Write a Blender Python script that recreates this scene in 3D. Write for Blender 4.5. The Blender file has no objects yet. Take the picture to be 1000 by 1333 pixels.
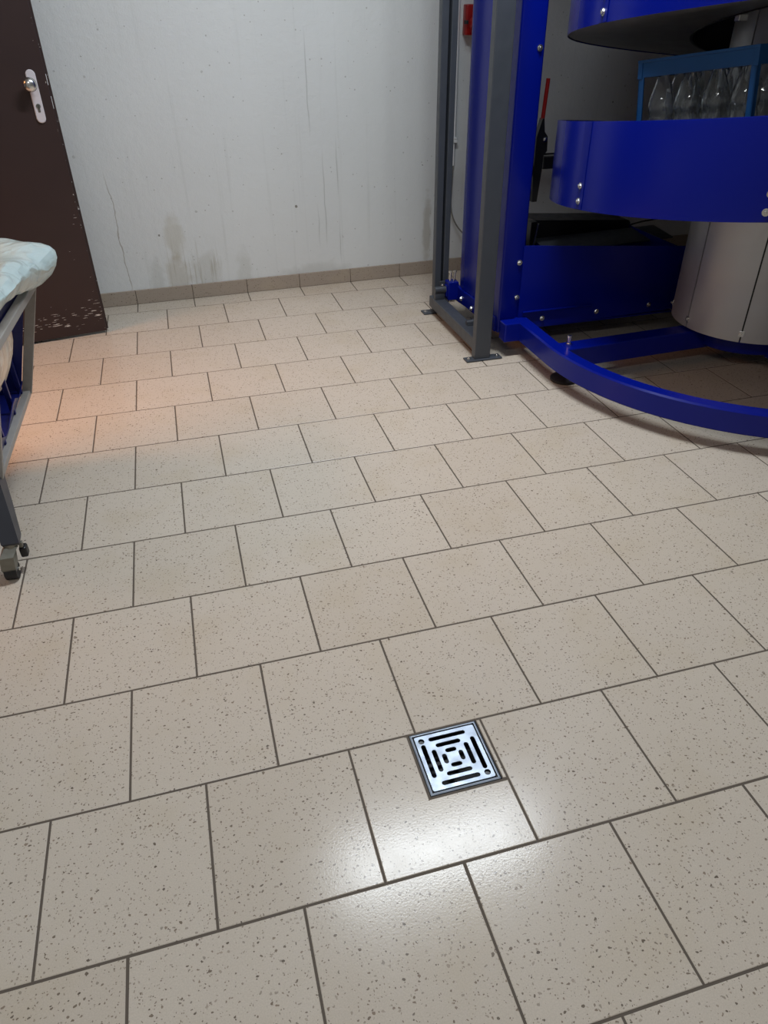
import bpy, bmesh, math, random
from mathutils import Vector, Matrix, noise
PI = math.pi
sc = bpy.context.scene

# ------------------------------------------------------------------ camera
cam_d = bpy.data.cameras.new('camera')
cam = bpy.data.objects.new('camera', cam_d)
sc.collection.objects.link(cam)
cam_d.sensor_fit = 'HORIZONTAL'; cam_d.sensor_width = 36.0
cam_d.lens = 938.47 * 36.0 / 1000.0
cam_d.clip_start = 0.02
RX = Vector((0.96391586, -0.26591471, -0.01247288))
RY = Vector((-0.16160153, -0.54727126, -0.82120589))
RZ = Vector((0.21154468, 0.79358902, -0.57049568))
m = Matrix((( RX.x, -RY.x, -RZ.x, -0.1707), (RX.y, -RY.y, -RZ.y, -0.9662), (RX.z, -RY.z, -RZ.z, 1.2963), (0, 0, 0, 1)))
cam.matrix_world = m
sc.camera = cam

# ------------------------------------------------------------------ world, exposure
sc.view_settings.view_transform = 'Standard'
sc.view_settings.look = 'None'
sc.view_settings.gamma = 1.0
sc.view_settings.use_curve_mapping = False
sc.view_settings.exposure = 0.0
w = bpy.data.worlds.new('world'); sc.world = w; w.use_nodes = True
w.node_tree.nodes['Background'].inputs[0].default_value = (0.5, 0.52, 0.55, 1)
w.node_tree.nodes['Background'].inputs[1].default_value = 0.02

# lamps: (name, location, rotation, size x, size y, watts, colour)
LAMPS = [
    ('tube_light_near', (0.76, 1.33, 2.935), (0, 0, 0), 1.20, 0.10, 69, (0.87, 0.945, 1.0)),
    ('rear_fill_light', (-0.55, -1.5, 2.935), (0, 0, 0), 1.20, 0.10, 20, (0.97, 0.98, 1.0)),  # unseen lamp added behind the camera for general fill
    ('doorway_glow', (-2.30, 1.60, 1.90), (0, math.radians(-36), 0), 0.6, 1.3, 9.5, (1.0, 0.44, 0.18)),
]
for n, loc, rot, sx, sy, e, c in LAMPS:
    d = bpy.data.lights.new(n, 'AREA'); d.shape = 'RECTANGLE'; d.size = sx; d.size_y = sy
    d.energy = e; d.color = c
    if n == 'doorway_glow': d.spread = math.radians(75)
    o = bpy.data.objects.new(n, d); o.location = loc; o.rotation_euler = rot
    sc.collection.objects.link(o)

# ------------------------------------------------------------------ material helpers
def S(r, g, b):
    f = lambda v: (v / 255 / 12.92) if v / 255 <= 0.04045 else ((v / 255 + 0.055) / 1.055) ** 2.4
    return (f(r), f(g), f(b), 1)
class NT:
    def __init__(s, name):
        s.m = bpy.data.materials.new(name); s.m.use_nodes = True
        s.t = s.m.node_tree; s.b = s.t.nodes['Principled BSDF']
    def n(s, kind, **k):
        x = s.t.nodes.new(kind)
        for a, v in k.items(): setattr(x, a, v)
        return x
    def put(s, sock, v):
        if isinstance(v, bpy.types.NodeSocket): s.t.links.new(v, sock)
        elif v is not None: sock.default_value = v
    def math(s, op, a, b=None, c=None, clamp=False):
        x = s.n('ShaderNodeMath', operation=op, use_clamp=clamp)
        s.put(x.inputs[0], a); s.put(x.inputs[1], b)
        if c is not None: s.put(x.inputs[2], c)
        return x.outputs[0]
    def vmul(s, v, k):
        x = s.n('ShaderNodeVectorMath', operation='MULTIPLY'); s.put(x.inputs[0], v); x.inputs[1].default_value = k
        return x.outputs[0]
    def vadd(s, v, k):
        x = s.n('ShaderNodeVectorMath', operation='ADD'); s.put(x.inputs[0], v); s.put(x.inputs[1], k)
        return x.outputs[0]
    def obj(s): return s.n('ShaderNodeTexCoord').outputs['Object']
    def geo(s, k): return s.n('ShaderNodeNewGeometry').outputs[k]
    def noise(s, v, scale, detail=2, rough=.5, out='Fac'):
        x = s.n('ShaderNodeTexNoise'); s.put(x.inputs['Vector'], v); x.inputs['Scale'].default_value = scale
        x.inputs['Detail'].default_value = detail; x.inputs['Roughness'].default_value = rough
        return x.outputs[out]
    def vor(s, v, scale, out='Distance', rnd=1):
        x = s.n('ShaderNodeTexVoronoi'); s.put(x.inputs['Vector'], v); x.inputs['Scale'].default_value = scale
        x.inputs['Randomness'].default_value = rnd
        return x.outputs
    def rng(s, v, a, b, c=0., d=1.):
        x = s.n('ShaderNodeMapRange'); s.put(x.inputs[0], v)
        for i, k in enumerate((a, b, c, d)): x.inputs[i + 1].default_value = k
        x.clamp = True
        return x.outputs[0]
    def mix(s, f, a, b, mode='MIX'):
        x = s.n('ShaderNodeMix', data_type='RGBA', blend_type=mode); s.put(x.inputs[0], f)
        s.put(x.inputs[6], a); s.put(x.inputs[7], b); return x.outputs[2]
    def sep(s, v):
        x = s.n('ShaderNodeSeparateXYZ'); s.put(x.inputs[0], v); return x.outputs
    def bump(s, h, strength=.3, dist=.002):
        x = s.n('ShaderNodeBump'); x.inputs['Strength'].default_value = strength; x.inputs['Distance'].default_value = dist
        s.put(x.inputs['Height'], h); s.t.links.new(x.outputs[0], s.b.inputs['Normal']); return x
    def set(s, **k):
        for a, v in k.items(): s.put(s.b.inputs[a.replace('_', ' ')], v)
        return s.m

def simple(name, col, rough=.5, metal=0., nscale=0, namt=.12, bump=0, **k):
    t = NT(name); v = t.obj()
    if nscale:
        f = t.noise(v, nscale, 3)
        c = t.mix(f, tuple(x * (1 - namt) for x in col[:3]) + (1,), tuple(min(1, x * (1 + namt)) for x in col[:3]) + (1,))
        r = t.rng(f, .3, .7, rough * .85, min(1, rough * 1.15))
        if bump: t.bump(f, bump, .001)
    else: c, r = col, rough
    t.set(Base_Color=c, Roughness=r, Metallic=metal)
    for a, x in k.items(): t.b.inputs[a.replace('_', ' ')].default_value = x
    return t.m

def mat_tile(name, a, b, zf=0, speck=True):
    t = NT(name); v = t.obj(); isl = t.geo('Random Per Island')
    big = t.noise(v, 3.2, 4, .6); mid = t.noise(v, 16, 3, .6)
    f = t.math('ADD', t.math('MULTIPLY', isl, .35), t.math('MULTIPLY', t.math('ADD', big, mid), .32))
    base = t.mix(f, a, b)
    base = t.mix(t.rng(t.noise(t.vadd(v, (7, 3, 1)), 5, 3), .52, .72, 0, .35), base, S(188, 172, 146))
    # fine grain
    g = t.noise(v, 420, 2)
    base = t.mix(t.rng(g, .3, .7, 0, .22), base, S(150, 138, 122))
    if speck:
        w1 = t.vadd(v, t.vmul(t.noise(v, 90, 2, .5, 'Color'), (.010, .010, 0)))
        o = t.vor(t.vmul(w1, (1, 1.25, zf)), 118)
        cc = t.sep(o['Color'])
        rad = t.rng(cc[0], .25, 1, 0.0, .34)
        sp = t.math('LESS_THAN', o['Distance'], rad)
        o2 = t.vor(t.vmul(t.vadd(w1, (.13, .31, 0)), (1.3, 1, zf)), 190)
        cc2 = t.sep(o2['Color'])
        sp2 = t.math('LESS_THAN', o2['Distance'], t.rng(cc2[1], .35, 1, 0, .34))
        allsp = t.math('MAXIMUM', sp, sp2)
        dark = t.mix(cc[1], S(84, 72, 62), S(138, 120, 104))
        base = t.mix(t.math('MULTIPLY', allsp, t.rng(cc[2], 0, 1, .45, .9)), base, dark)
        h = t.math('SUBTRACT', t.math('MULTIPLY', t.noise(v, 260, 2), .55), t.math('MULTIPLY', allsp, .7))
    else: h = t.noise(v, 200, 2)
    t.bump(h, .16, .0012)
    r = t.rng(t.noise(v, 14, 3), .3, .7, .175, .20)
    return t.set(Base_Color=base, Roughness=r, Specular_IOR_Level=.24)

def mat_wall(name, stains=True, base=(222, 224, 223)):
    t = NT(name); v = t.obj(); x, y, z = t.sep(v)[0:3]
    c = t.mix(t.noise(v, 2.2, 4, .6), S(*[k - 9 for k in base]), S(*base))
    # vertical run-down streaks
    st = t.noise(t.vmul(v, (26, 1, .9)), 1.0, 4, .65)
    c = t.mix(t.rng(st, .58, .80, 0, .22), c, S(160, 163, 156))
    st2 = t.noise(t.vadd(t.vmul(v, (90, 1, .8)), (31, 0, 5)), 1.0, 2, .5)
    c = t.mix(t.rng(st2, .72, .80, 0, .25), c, S(140, 142, 136))
    if stains:
        def blob(px, pz, rx, rz, nz=.6, sc_=18):
            dx = t.math('DIVIDE', t.math('SUBTRACT', x, px), rx); dz = t.math('DIVIDE', t.math('SUBTRACT', z, pz), rz)
            d = t.math('SQRT', t.math('ADD', t.math('MULTIPLY', dx, dx), t.math('MULTIPLY', dz, dz)))
            d = t.math('ADD', d, t.math('MULTIPLY', t.math('SUBTRACT', t.noise(v, sc_, 4), .5), nz * 2))
            return t.rng(d, 1.0, .55, 0, 1)
        for (px, pz, rx, rz, am, col) in ((-.20, .33, .055, .13, 0.31, (168, 158, 128)), (-.21, .13, .075, .13, 0.34, (164, 150, 122)),
                                          (-.06, .14, .09, .12, 0.24, (158, 152, 134)), (1.22, .25, .03, .20, .40, (150, 140, 116)),
                                          (-.32, .12, .05, .12, .25, (160, 158, 146)), (.55, .08, .22, .05, .25, (160, 160, 152)),
                                          (.15, .10, .05, .16, .25, (165, 165, 152))):
            c = t.mix(t.math('MULTIPLY', blob(px, pz, rx, rz), am), c, S(*col))
        # drip streaks around the damp patch
        dr = t.rng(t.noise(t.vadd(t.vmul(v, (70, 1, 4)), (3, 0, 2)), 1.0, 3, .6), .55, .66, 0, 1)
        win = t.math('MULTIPLY', t.rng(t.math('ABSOLUTE', t.math('ADD', x, .13)), .20, .12, 0, 1), t.rng(z, .34, .20, 0, 1))
        c = t.mix(t.math('MULTIPLY', t.math('MULTIPLY', dr, win), .45), c, S(150, 142, 118))
        # a long hairline crack by the door
        lx = t.math('ADD', t.math('ADD', -.478, t.math('MULTIPLY', t.math('SUBTRACT', t.noise(v, 9, 3), .5), .05)), t.math('MULTIPLY', t.math('SUBTRACT', .6, z), .03))
        cr = t.rng(t.math('ABSOLUTE', t.math('SUBTRACT', x, lx)), .0026, .0012, 0, 1)
        cr = t.math('MULTIPLY', cr, t.math('MULTIPLY', t.rng(z, .06, .12, 0, .4), t.rng(z, .68, .55, 0, 1)))
        cr = t.math('MULTIPLY', cr, 1.5, clamp=True)
        c = t.mix(cr, c, S(122, 108, 84))
        # hairline vertical runs in the upper half
        for px, z0, z1 in ((.565, .75, 1.25), (.625, .2, .72), (.70, .45, .78), (.585, .2, .45), (.70, .1, .35)):
            q = t.rng(t.math('ABSOLUTE', t.math('SUBTRACT', x, t.math('ADD', px, t.math('MULTIPLY', t.math('SUBTRACT', t.noise(v, 5, 2), .5), .02)))), .004, .0012, 0, .4)
            q = t.math('MULTIPLY', q, t.math('MULTIPLY', t.rng(z, z0, z0 + .12, 0, 1), t.rng(z, z1, z1 - .15, 0, 1)))
            c = t.mix(q, c, S(138, 140, 134))
    # small dark chips
    o = t.vor(t.vmul(v, (1, 0, 1)), 15); cc = t.sep(o['Color'])
    chip = t.math('LESS_THAN', t.math('ADD', o['Distance'], t.math('MULTIPLY', t.noise(v, 160, 2), .09)), t.rng(cc[0], .48, 1, 0, .16))
    c = t.mix(t.math('MULTIPLY', chip, t.rng(cc[1], 0, 1, .3, .85)), c, S(112, 108, 98))
    o = t.vor(t.vmul(t.vadd(v, (.4, 0, .7)), (1, 0, 1)), 42); cc = t.sep(o['Color'])
    chip = t.math('LESS_THAN', o['Distance'], t.rng(cc[0], .66, 1, 0, .17))
    c = t.mix(t.math('MULTIPLY', chip, .45), c, S(130, 126, 116))
    h = t.math('ADD', t.noise(v, 34, 5, .6), t.math('MULTIPLY', t.noise(v, 150, 3), .35))
    t.bump(h, .55, .004)
    return t.set(Base_Color=c, Roughness=.62)

def mat_door():
    t = NT('brown_door_paint'); v = t.obj(); x, y, z = t.sep(v)[0:3]   # object space: x across the leaf, free edge at 0
    c = t.mix(t.noise(v, 6, 3), S(50, 36, 35), S(58, 42, 41))
    sx = t.vadd(t.vmul(v, (20, 1, 240)), (0, 0, 3))
    n1 = t.noise(sx, 1.0, 2, .5)
    n1b = t.noise(t.vadd(t.vmul(v, (9, 1, 10)), (2, 0, 9)), 1.0, 2)
    dens = t.math('ADD', t.rng(z, .20, .08, 0, .165), t.rng(z, .05, .015, 0, -.15))
    dens = t.math('ADD', dens, t.rng(x, -.05, -.015, 0, .03))
    thr = t.math('SUBTRACT', .80, dens)
    f = t.math('GREATER_THAN', t.math('ADD', n1, t.math('MULTIPLY', t.math('SUBTRACT', n1b, .5), .28)), thr)
    # stray scratches higher up
    g = t.math('GREATER_THAN', t.math('ADD', t.noise(t.vadd(t.vmul(v, (16, 1, 110)), (9, 0, 1)), 1.0, 1), t.rng(z, .6, .1, 0, .03)), .80)
    # chipped free edge
    e = t.math('MULTIPLY', t.math('GREATER_THAN', x, -.007), t.math('GREATER_THAN', t.noise(t.vadd(t.vmul(v, (90, 0, 45)), (4, 0, 0)), 1.0, 3, .7), .66))
    f = t.math('MAXIMUM', t.math('MAXIMUM', f, g), e)
    c = t.mix(f, c, S(226, 220, 214))
    t.bump(t.noise(v, 300, 2), .05, .001)
    return t.set(Base_Color=c, Roughness=.38)

def mat_glass(name, col=(1, 1, 1, 1), rough=0.01):
    t = NT(name)
    return t.set(Base_Color=col, Roughness=rough, Transmission_Weight=.965, IOR=1.5)

def mat_bag():
    t = NT('white_plastic_film'); v = t.obj()
    n = t.noise(v, 14, 5, .6); n2 = t.noise(t.vmul(v, (1, 2, 1)), 40, 3)
    c = t.mix(n, S(178, 204, 206), S(214, 232, 234))
    wv = t.vadd(v, t.vmul(t.noise(v, 6, 2, .5, 'Color'), (.12, .12, .12)))
    rd = t.math('ABSOLUTE', t.math('SUBTRACT', t.noise(t.vmul(wv, (5, 3, 8)), 1.0, 2, .5), .5))
    rd2 = t.math('ABSOLUTE', t.math('SUBTRACT', t.noise(t.vadd(t.vmul(wv, (8, 11, 6)), (4, 4, 4)), 1.0, 2, .5), .5))
    hgt = t.math('SUBTRACT', n, t.math('ADD', t.math('MULTIPLY', t.rng(rd, 0, .05, 0, 1), .7), t.math('MULTIPLY', t.rng(rd2, 0, .04, 0, 1), .4)))
    t.bump(hgt, .45, .012)
    t.set(Base_Color=c, Roughness=.16, Specular_IOR_Level=.8)
    tr = t.n('ShaderNodeBsdfTranslucent'); tr.inputs[0].default_value = (.82, .9, .88, 1)
    mx = t.n('ShaderNodeMixShader'); mx.inputs[0].default_value = .28
    out = [k for k in t.t.nodes if k.type == 'OUTPUT_MATERIAL'][0]
    t.t.links.new(t.b.outputs[0], mx.inputs[1]); t.t.links.new(tr.outputs[0], mx.inputs[2]); t.t.links.new(mx.outputs[0], out.inputs[0])
    return t.m

M = {}
M['tile'] = mat_tile('floor_tile', S(194, 181, 165), S(208, 197, 183))
M['skirt'] = mat_tile('skirting_tile', S(160, 147, 134), S(172, 159, 146), 1)
M['grout'] = simple('grey_grout', S(92, 82, 72), .85, 0, 60, .2)
M['wall'] = mat_wall('back_wall_paint')
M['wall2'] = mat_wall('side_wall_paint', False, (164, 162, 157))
M['ceil'] = simple('ceiling_paint', S(188, 188, 185), .8, 0, 8, .03)
M['door'] = mat_door()
M['blue'] = simple('blue_paint', (.0008, .007, .215, 1), .26, 0, 0, 0, 0, Specular_IOR_Level=.30)
M['grey'] = simple('grey_paint', S(66, 70, 77), .42, 0, 30, .08, .04)
M['greyt'] = simple('grey_trolley_metal', S(152, 148, 143), .45, .0, 60, .15, .05)
M['alu'] = simple('brushed_aluminium', (.60, .60, .61, 1), .42, .6, 5, .10)
M['steel'] = simple('galvanised_sheet', (.20, .20, .20, 1), .45, .4, 8, .15)
M['bolt'] = simple('zinc_bolt', (.75, .75, .74, 1), .25, 1.0)
M['inox'] = simple('stainless_steel', (.31, .35, .41, 1), .46, .8, 35, .06, .03)
M['black'] = simple('black_plastic', S(22, 22, 25), .4, 0, 20, .1)
M['rubber'] = simple('black_rubber', S(30, 30, 32), .6, 0, 30, .15)
M['void'] = simple('drain_pit', S(10, 10, 11), .6)
M['pvc'] = simple('white_pvc', S(240, 241, 243), .35, 0, 20, .03)
M['cable'] = simple('grey_cable', S(120, 118, 112), .5, 0, 20, .05)
M['red'] = simple('red_plastic', S(150, 20, 18), .35, 0, 20, .1)
M['redg'] = simple('red_grip', S(140, 8, 10), .45, 0, 20, .1)
M['hplate'] = simple('white_door_plate', S(214, 208, 212), .3, 0, 20, .03)
M['crate'] = simple('teal_crate_plastic', S(4, 70, 124), .5, 0, 14, .1)
M['glass'] = mat_glass('clear_glass', (.93, .96, .97, 1), .06)
M['bag'] = mat_bag()
M['tblue'] = simple('blue_trolley_plastic', S(14, 24, 100), .35, 0, 12, .1)
M['dk'] = simple('dark_leg_plastic', S(58, 60, 68), .4, 0, 20, .08)
M['castor'] = simple('castor_metal', S(128, 128, 120), .38, .7, 50, .25, .1)
t_ = NT('lamp_diffuser'); t_.set(Base_Color=(.9, .9, .9, 1), Emission_Color=(.93, .97, 1, 1), Emission_Strength=4.0); M['lamp'] = t_.m
M['lampb'] = simple('lamp_body', S(228, 228, 226), .4)

# ------------------------------------------------------------------ object helpers
def link(name, bm, mat, parent=None, smooth=False, **tags):
    me = bpy.data.meshes.new(name)
    bmesh.ops.recalc_face_normals(bm, faces=bm.faces)
    if smooth:
        for f in bm.faces: f.smooth = True
        for e in bm.edges:
            if len(e.link_faces) == 2 and e.calc_face_angle(0) > math.radians(35): e.smooth = False
    bm.to_mesh(me); bm.free()
    o = bpy.data.objects.new(name, me); sc.collection.objects.link(o)
    for k in (mat if isinstance(mat, (list, tuple)) else [mat]): me.materials.append(k)
    if parent is not None: o.parent = parent
    for k, v in tags.items(): o[k] = v
    return o
def thing(name, label, cat, loc=(0, 0, 0), rot=(0, 0, 0), group=None):
    o = bpy.data.objects.new(name, None); sc.collection.objects.link(o)
    o.empty_display_size = .05
    o.location = loc; o.rotation_euler = rot; o['label'] = label; o['category'] = cat
    if group: o['group'] = group
    return o
def box(bm, lo, hi, bev=0, mi=0, mat4=None, seg=2):
    r = bmesh.ops.create_cube(bm, size=1)
    vs = r['verts']
    for v in vs:
        v.co = Vector([(lo[i] + hi[i]) / 2 + v.co[i] * (hi[i] - lo[i]) for i in range(3)])
    es = list({e for v in vs for e in v.link_edges}); fs = list({f for v in vs for f in v.link_faces})
    if bev:
        r = bmesh.ops.bevel(bm, geom=es, offset=bev, segments=seg, affect='EDGES', profile=.5)
        vs = list({v for f in r['faces'] for v in f.verts} | {v for v in vs if v.is_valid})
        fs = list({f for v in vs for f in v.link_faces})
    for f in fs: f.material_index = mi
    if mat4 is not None: bmesh.ops.transform(bm, matrix=mat4, verts=vs)
    return vs
def cyl(bm, p0, p1, r0, r1=None, n=20, caps=True, mi=0):
    p0 = Vector(p0); p1 = Vector(p1); r1 = r0 if r1 is None else r1
    d = (p1 - p0).normalized(); a = d.orthogonal().normalized(); b = d.cross(a)
    A = [bm.verts.new(p0 + (a * math.cos(2 * PI * i / n) + b * math.sin(2 * PI * i / n)) * r0) for i in range(n)]
    B = [bm.verts.new(p1 + (a * math.cos(2 * PI * i / n) + b * math.sin(2 * PI * i / n)) * r1) for i in range(n)]
    for i in range(n):
        f = bm.faces.new((A[i], A[(i + 1) % n], B[(i + 1) % n], B[i])); f.material_index = mi
    if caps:
        bm.faces.new(A[::-1]).material_index = mi; bm.faces.new(B).material_index = mi
    return A + B
def tube(bm, pts, r, n=10):
    pts = [Vector(p) for p in pts]; rings = []
    ref = None
    for i, p in enumerate(pts):
        d = (pts[min(i + 1, len(pts) - 1)] - pts[max(i - 1, 0)]).normalized()
        if ref is None: ref = d.orthogonal().normalized()
        a = (ref - d * ref.dot(d)).normalized(); ref = a; b = d.cross(a)
        rings.append([bm.verts.new(p + (a * math.cos(2 * PI * k / n) + b * math.sin(2 * PI * k / n)) * r) for k in range(n)])
    for A, B in zip(rings, rings[1:]):
        for k in range(n): bm.faces.new((A[k], A[(k + 1) % n], B[(k + 1) % n], B[k]))
    bm.faces.new(rings[0][::-1]); bm.faces.new(rings[-1])
def lathe(bm, prof, n=28, c=(0, 0, 0), close=False):
    rings = []
    for r, z in prof:
        if r < 1e-6: rings.append([bm.verts.new((c[0], c[1], c[2] + z))])
        else: rings.append([bm.verts.new((c[0] + r * math.cos(2 * PI * k / n), c[1] + r * math.sin(2 * PI * k / n), c[2] + z)) for k in range(n)])
    for A, B in zip(rings, rings[1:]):
        for k in range(n):
            a = A[k % len(A)], A[(k + 1) % len(A)]; b = B[k % len(B)], B[(k + 1) % len(B)]
            vs = []
            for q in (a[0], a[1], b[1], b[0]):
                if q not in vs: vs.append(q)
            if len(vs) >= 3: bm.faces.new(vs)
def loft(bm, loops, closed=True, caps=True):
    R = [[bm.verts.new(p) for p in L] for L in loops]
    for A, B in zip(R, R[1:]):
        n = len(A)
        for k in range(n if closed else n - 1): bm.faces.new((A[k], A[(k + 1) % n], B[(k + 1) % n], B[k]))
    if caps and closed: bm.faces.new(R[0][::-1]); bm.faces.new(R[-1])
    return R
def bezier(p0, p1, p2, p3, n=16):
    out = []
    for i in range(n + 1):
        t = i / n; a = [Vector(p) for p in (p0, p1, p2, p3)]
        out.append(a[0] * (1 - t) ** 3 + a[1] * 3 * t * (1 - t) ** 2 + a[2] * 3 * t * t * (1 - t) + a[3] * t ** 3)
    return out
def bolt_bm(p, nrm, r=.0085, h=.007, washer=True):
    bm = bmesh.new(); p = Vector(p); nrm = Vector(nrm).normalized()
    if washer: cyl(bm, p, p + nrm * .0018, r * 1.35, n=20)
    cyl(bm, p + nrm * .0018, p + nrm * h, r, r * .92, n=6)
    cyl(bm, p + nrm * h, p + nrm * (h + .003), r * .5, r * .35, n=12)
    return bm
def bolt(p, nrm, parent, **k): return link('bolt', bolt_bm(p, nrm, **k), M['bolt'], parent)

# ------------------------------------------------------------------ floor: individually set tiles over grout
T = .30; G = .0024; rnd = random.Random(5)
bm = bmesh.new()
def tile(poly, tilt=(0, 0), mi=0, z=0):
    cx = sum(p[0] for p in poly) / len(poly); cy = sum(p[1] for p in poly) / len(poly); n = len(poly)
    def inset(d):
        out = []
        for i in range(n):
            p0, p1, p2 = Vector(poly[i - 1]), Vector(poly[i]), Vector(poly[(i + 1) % n])
            e1 = (p1 - p0).normalized(); e2 = (p2 - p1).normalized()
            n1 = Vector((-e1.y, e1.x)); n2 = Vector((-e2.y, e2.x))
            out.append(p1 + (n1 + n2) * d / (1 + n1.dot(n2)))
        return out
    hz = lambda p: z + (p[0] - cx) * tilt[0] + (p[1] - cy) * tilt[1]
    L0 = [(p.x, p.y, -.006) for p in inset(G)]
    L1 = [(p.x, p.y, hz(p) - .0007) for p in inset(G)]
    L2 = [(p.x, p.y, hz(p)) for p in inset(G + .0012)]
    R = loft(bm, [L0, L1, L2], caps=False)
    bm.faces.new(R[-1])
for k in range(-12, 9):
    off = 0 if k % 2 == 0 else .5
    for j in range(-7, 13):
        u0 = j + off; y1 = -k * T; y0 = -(k + 1) * T
        tl = (rnd.uniform(-.0016, .0016), rnd.uniform(-.0016, .0016))
        if k == 0: tl = (tl[0], 0)
        if k == 1: tl = (tl[0], -.003)
        if k == 0 and j == 0:
            a, b = .4355 * T, .9655 * T; c = -.530 * T
            tile([(0, y0), (T, y0), (T, c), (a, c), (a, 0), (0, 0)], (0, 0))
            tile([(b - .001, -.521 * T), (T, -.521 * T), (T, 0), (b - .001, 0)], (0, 0))
            continue
        tile([(u0 * T, y0), ((u0 + 1) * T, y0), ((u0 + 1) * T, y1), (u0 * T, y1)], tl)
# grout bed with a hole for the drain
hx0, hx1, hy0, hy1 = .1335, .2885, -.156, -.002
XA, XB, YA, YB = -2.9, 3.9, -2.75, 3.75
for (a, b, c, d) in ((XA, hx0, YA, YB), (hx1, XB, YA, YB), (hx0, hx1, YA, hy0), (hx0, hx1, hy1, YB)):
    f = bm.faces.new([bm.verts.new(p) for p in ((a, c, -.0009), (b, c, -.0009), (b, d, -.0009), (a, d, -.0009))]); f.material_index = 1
floor = link('floor', bm, [M['tile'], M['grout']], kind='structure')

# ------------------------------------------------------------------ room shell
WA = math.atan(.0288)          # the back wall runs 1.65 degrees off the tile rows
def wall_y(x): return 3.1452 + .0288 * x
def plane_box(name, lo, hi, mat, loc=(0, 0, 0), rz=0):
    b = bmesh.new(); box(b, lo, hi); o = link(name, b, mat, kind='structure'); o.location = loc; o.rotation_euler = (0, 0, rz); return o
plane_box('wall_back', (-1.95, .008, -.01), (3.9, .16, 3.0), M['wall'], (0, 3.1452, 0), WA)
plane_box('wall_right', (3.62, -2.6, -.01), (3.75, 3.24, 3.0), M['wall2'])
plane_box('wall_front', (-1.75, -2.7, -.01), (3.75, -2.58, 3.0), M['wall2'])
plane_box('ceiling', (-3.1, -2.7, 3.0), (3.9, 3.4, 3.12), M['ceil'])
# left wall with the doorway, and the lobby beyond it
b = bmesh.new()
box(b, (-1.76, -2.6, -.01), (-1.62, .95, 3.0)); box(b, (-1.76, 2.56, -.01), (-1.62, 3.09, 3.0)); box(b, (-1.76, .95, 2.12), (-1.62, 2.56, 3.0))
link('wall_left', b, M['wall2'], kind='structure')
b = bmesh.new()
box(b, (-2.9, .6, -.01), (-2.8, 3.0, 3.0)); box(b, (-2.8, .6, -.01), (-1.76, .7, 3.0)); box(b, (-2.8, 3.0, -.01), (-1.76, 3.09, 3.0))
link('wall_lobby', b, M['wall2'], kind='structure')
b = bmesh.new()
for y0, y1 in ((.95, 1.00), (2.51, 2.56)): box(b, (-1.77, y0, 0), (-1.61, y1, 2.12), .004)
box(b, (-1.77, 1.00, 2.07), (-1.61, 2.51, 2.12), .004)
link('trim_1', b, M['door'], kind='structure')

# skirting tiles along the back wall, joints on the floor joints
b = bmesh.new(); x = -1.95 + .3
j = -6.5
while j < 12:
    x0, x1 = j * .3 / math.cos(WA), (j + 1) * .3 / math.cos(WA)
    box(b, (x0 + .0012, -.002, .001), (x1 - .0012, .012, .075), .0018)
    j += 1
o = link('baseboard_back', b, M['skirt'], kind='structure'); o.location = (0, 3.1452, 0); o.rotation_euler = (0, 0, WA)
b = bmesh.new(); box(b, (-1.9, .0015, 0), (3.6, .010, .0745))
o = link('trim_2', b, M['grout'], kind='structure'); o.location = (0, 3.1452, 0); o.rotation_euler = (0, 0, WA)

# ------------------------------------------------------------------ door leaf, standing open in front of the back wall
door = bpy.data.objects.new('door_1', None); sc.collection.objects.link(door)
ang = math.atan2(2.735 - 2.673, -.594 + .938)
door.location = (-.594, 2.735, .012); door.rotation_euler = (0, 0, ang); door['kind'] = 'structure'
b = bmesh.new(); box(b, (-1.0, 0, 0), (0, .034, 2.05), .0015); box(b, (-1.0, .030, .0), (.012, .042, 2.05), .001)
link('door_leaf', b, M['door'], door)
b = bmesh.new()      # long escutcheon plate, rounded ends
pc = (-.058, 1.012)
pl = []
for i in range(25):
    a = PI * i / 24; pl.append((pc[0] + .0185 * math.cos(a), .078 + .0185 * math.sin(a)))
for i in range(25):
    a = PI + PI * i / 24; pl.append((pc[0] + .0185 * math.cos(a), -.078 + .0185 * math.sin(a)))
loft(b, [[(p[0], -.0005, pc[1] + p[1]) for p in pl], [(p[0], -.006, pc[1] + p[1]) for p in pl], [(pc[0] + (p[0] - pc[0]) * .86, -.0085, pc[1] + p[1] * .975) for p in pl]])
hp_ = link('handle_plate', b, M['hplate'], door, smooth=True, label='white long escutcheon plate')
b = bmesh.new()
cyl(b, (pc[0], -.0115, pc[1] - .034), (pc[0], -.0082, pc[1] - .034), .0088, n=24)
box(b, (pc[0] - .0048, -.0115, pc[1] - .056), (pc[0] + .0048, -.0082, pc[1] - .036), .002)
kh = link('lock_cylinder', b, M['castor'], hp_)
b = bmesh.new(); box(b, (pc[0] - .001, -.0125, pc[1] - .039), (pc[0] + .001, -.0113, pc[1] - .029)); link('keyhole', b, M['void'], hp_)
b = bmesh.new()
prof = [(0.0, 0), (.012, 0), (.012, .018), (.016, .022), (.024, .030), (.027, .041), (.0265, .050), (.022, .059), (.013, .064), (0, .0655)]
lathe(b, prof, 32)
bmesh.ops.transform(b, matrix=Matrix.Translation((pc[0] - .014, -.007, pc[1] + .046)) @ Matrix.Rotation(PI / 2, 4, 'X'), verts=b.verts)
link('door_knob', b, M['bolt'], door, smooth=True, label='round metal knob')
b = bmesh.new()
box(b, (-.003, .003, .965), (.0016, .024, 1.010), .0005); ls = link('latch_plate', b, M['pvc'], door, label='metal latch plate let into the edge')
b = bmesh.new(); box(b, (-.003, .003, 1.050), (.0016, .024, 1.090), .0005); link('latch_plate', b, M['pvc'], door)

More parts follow.
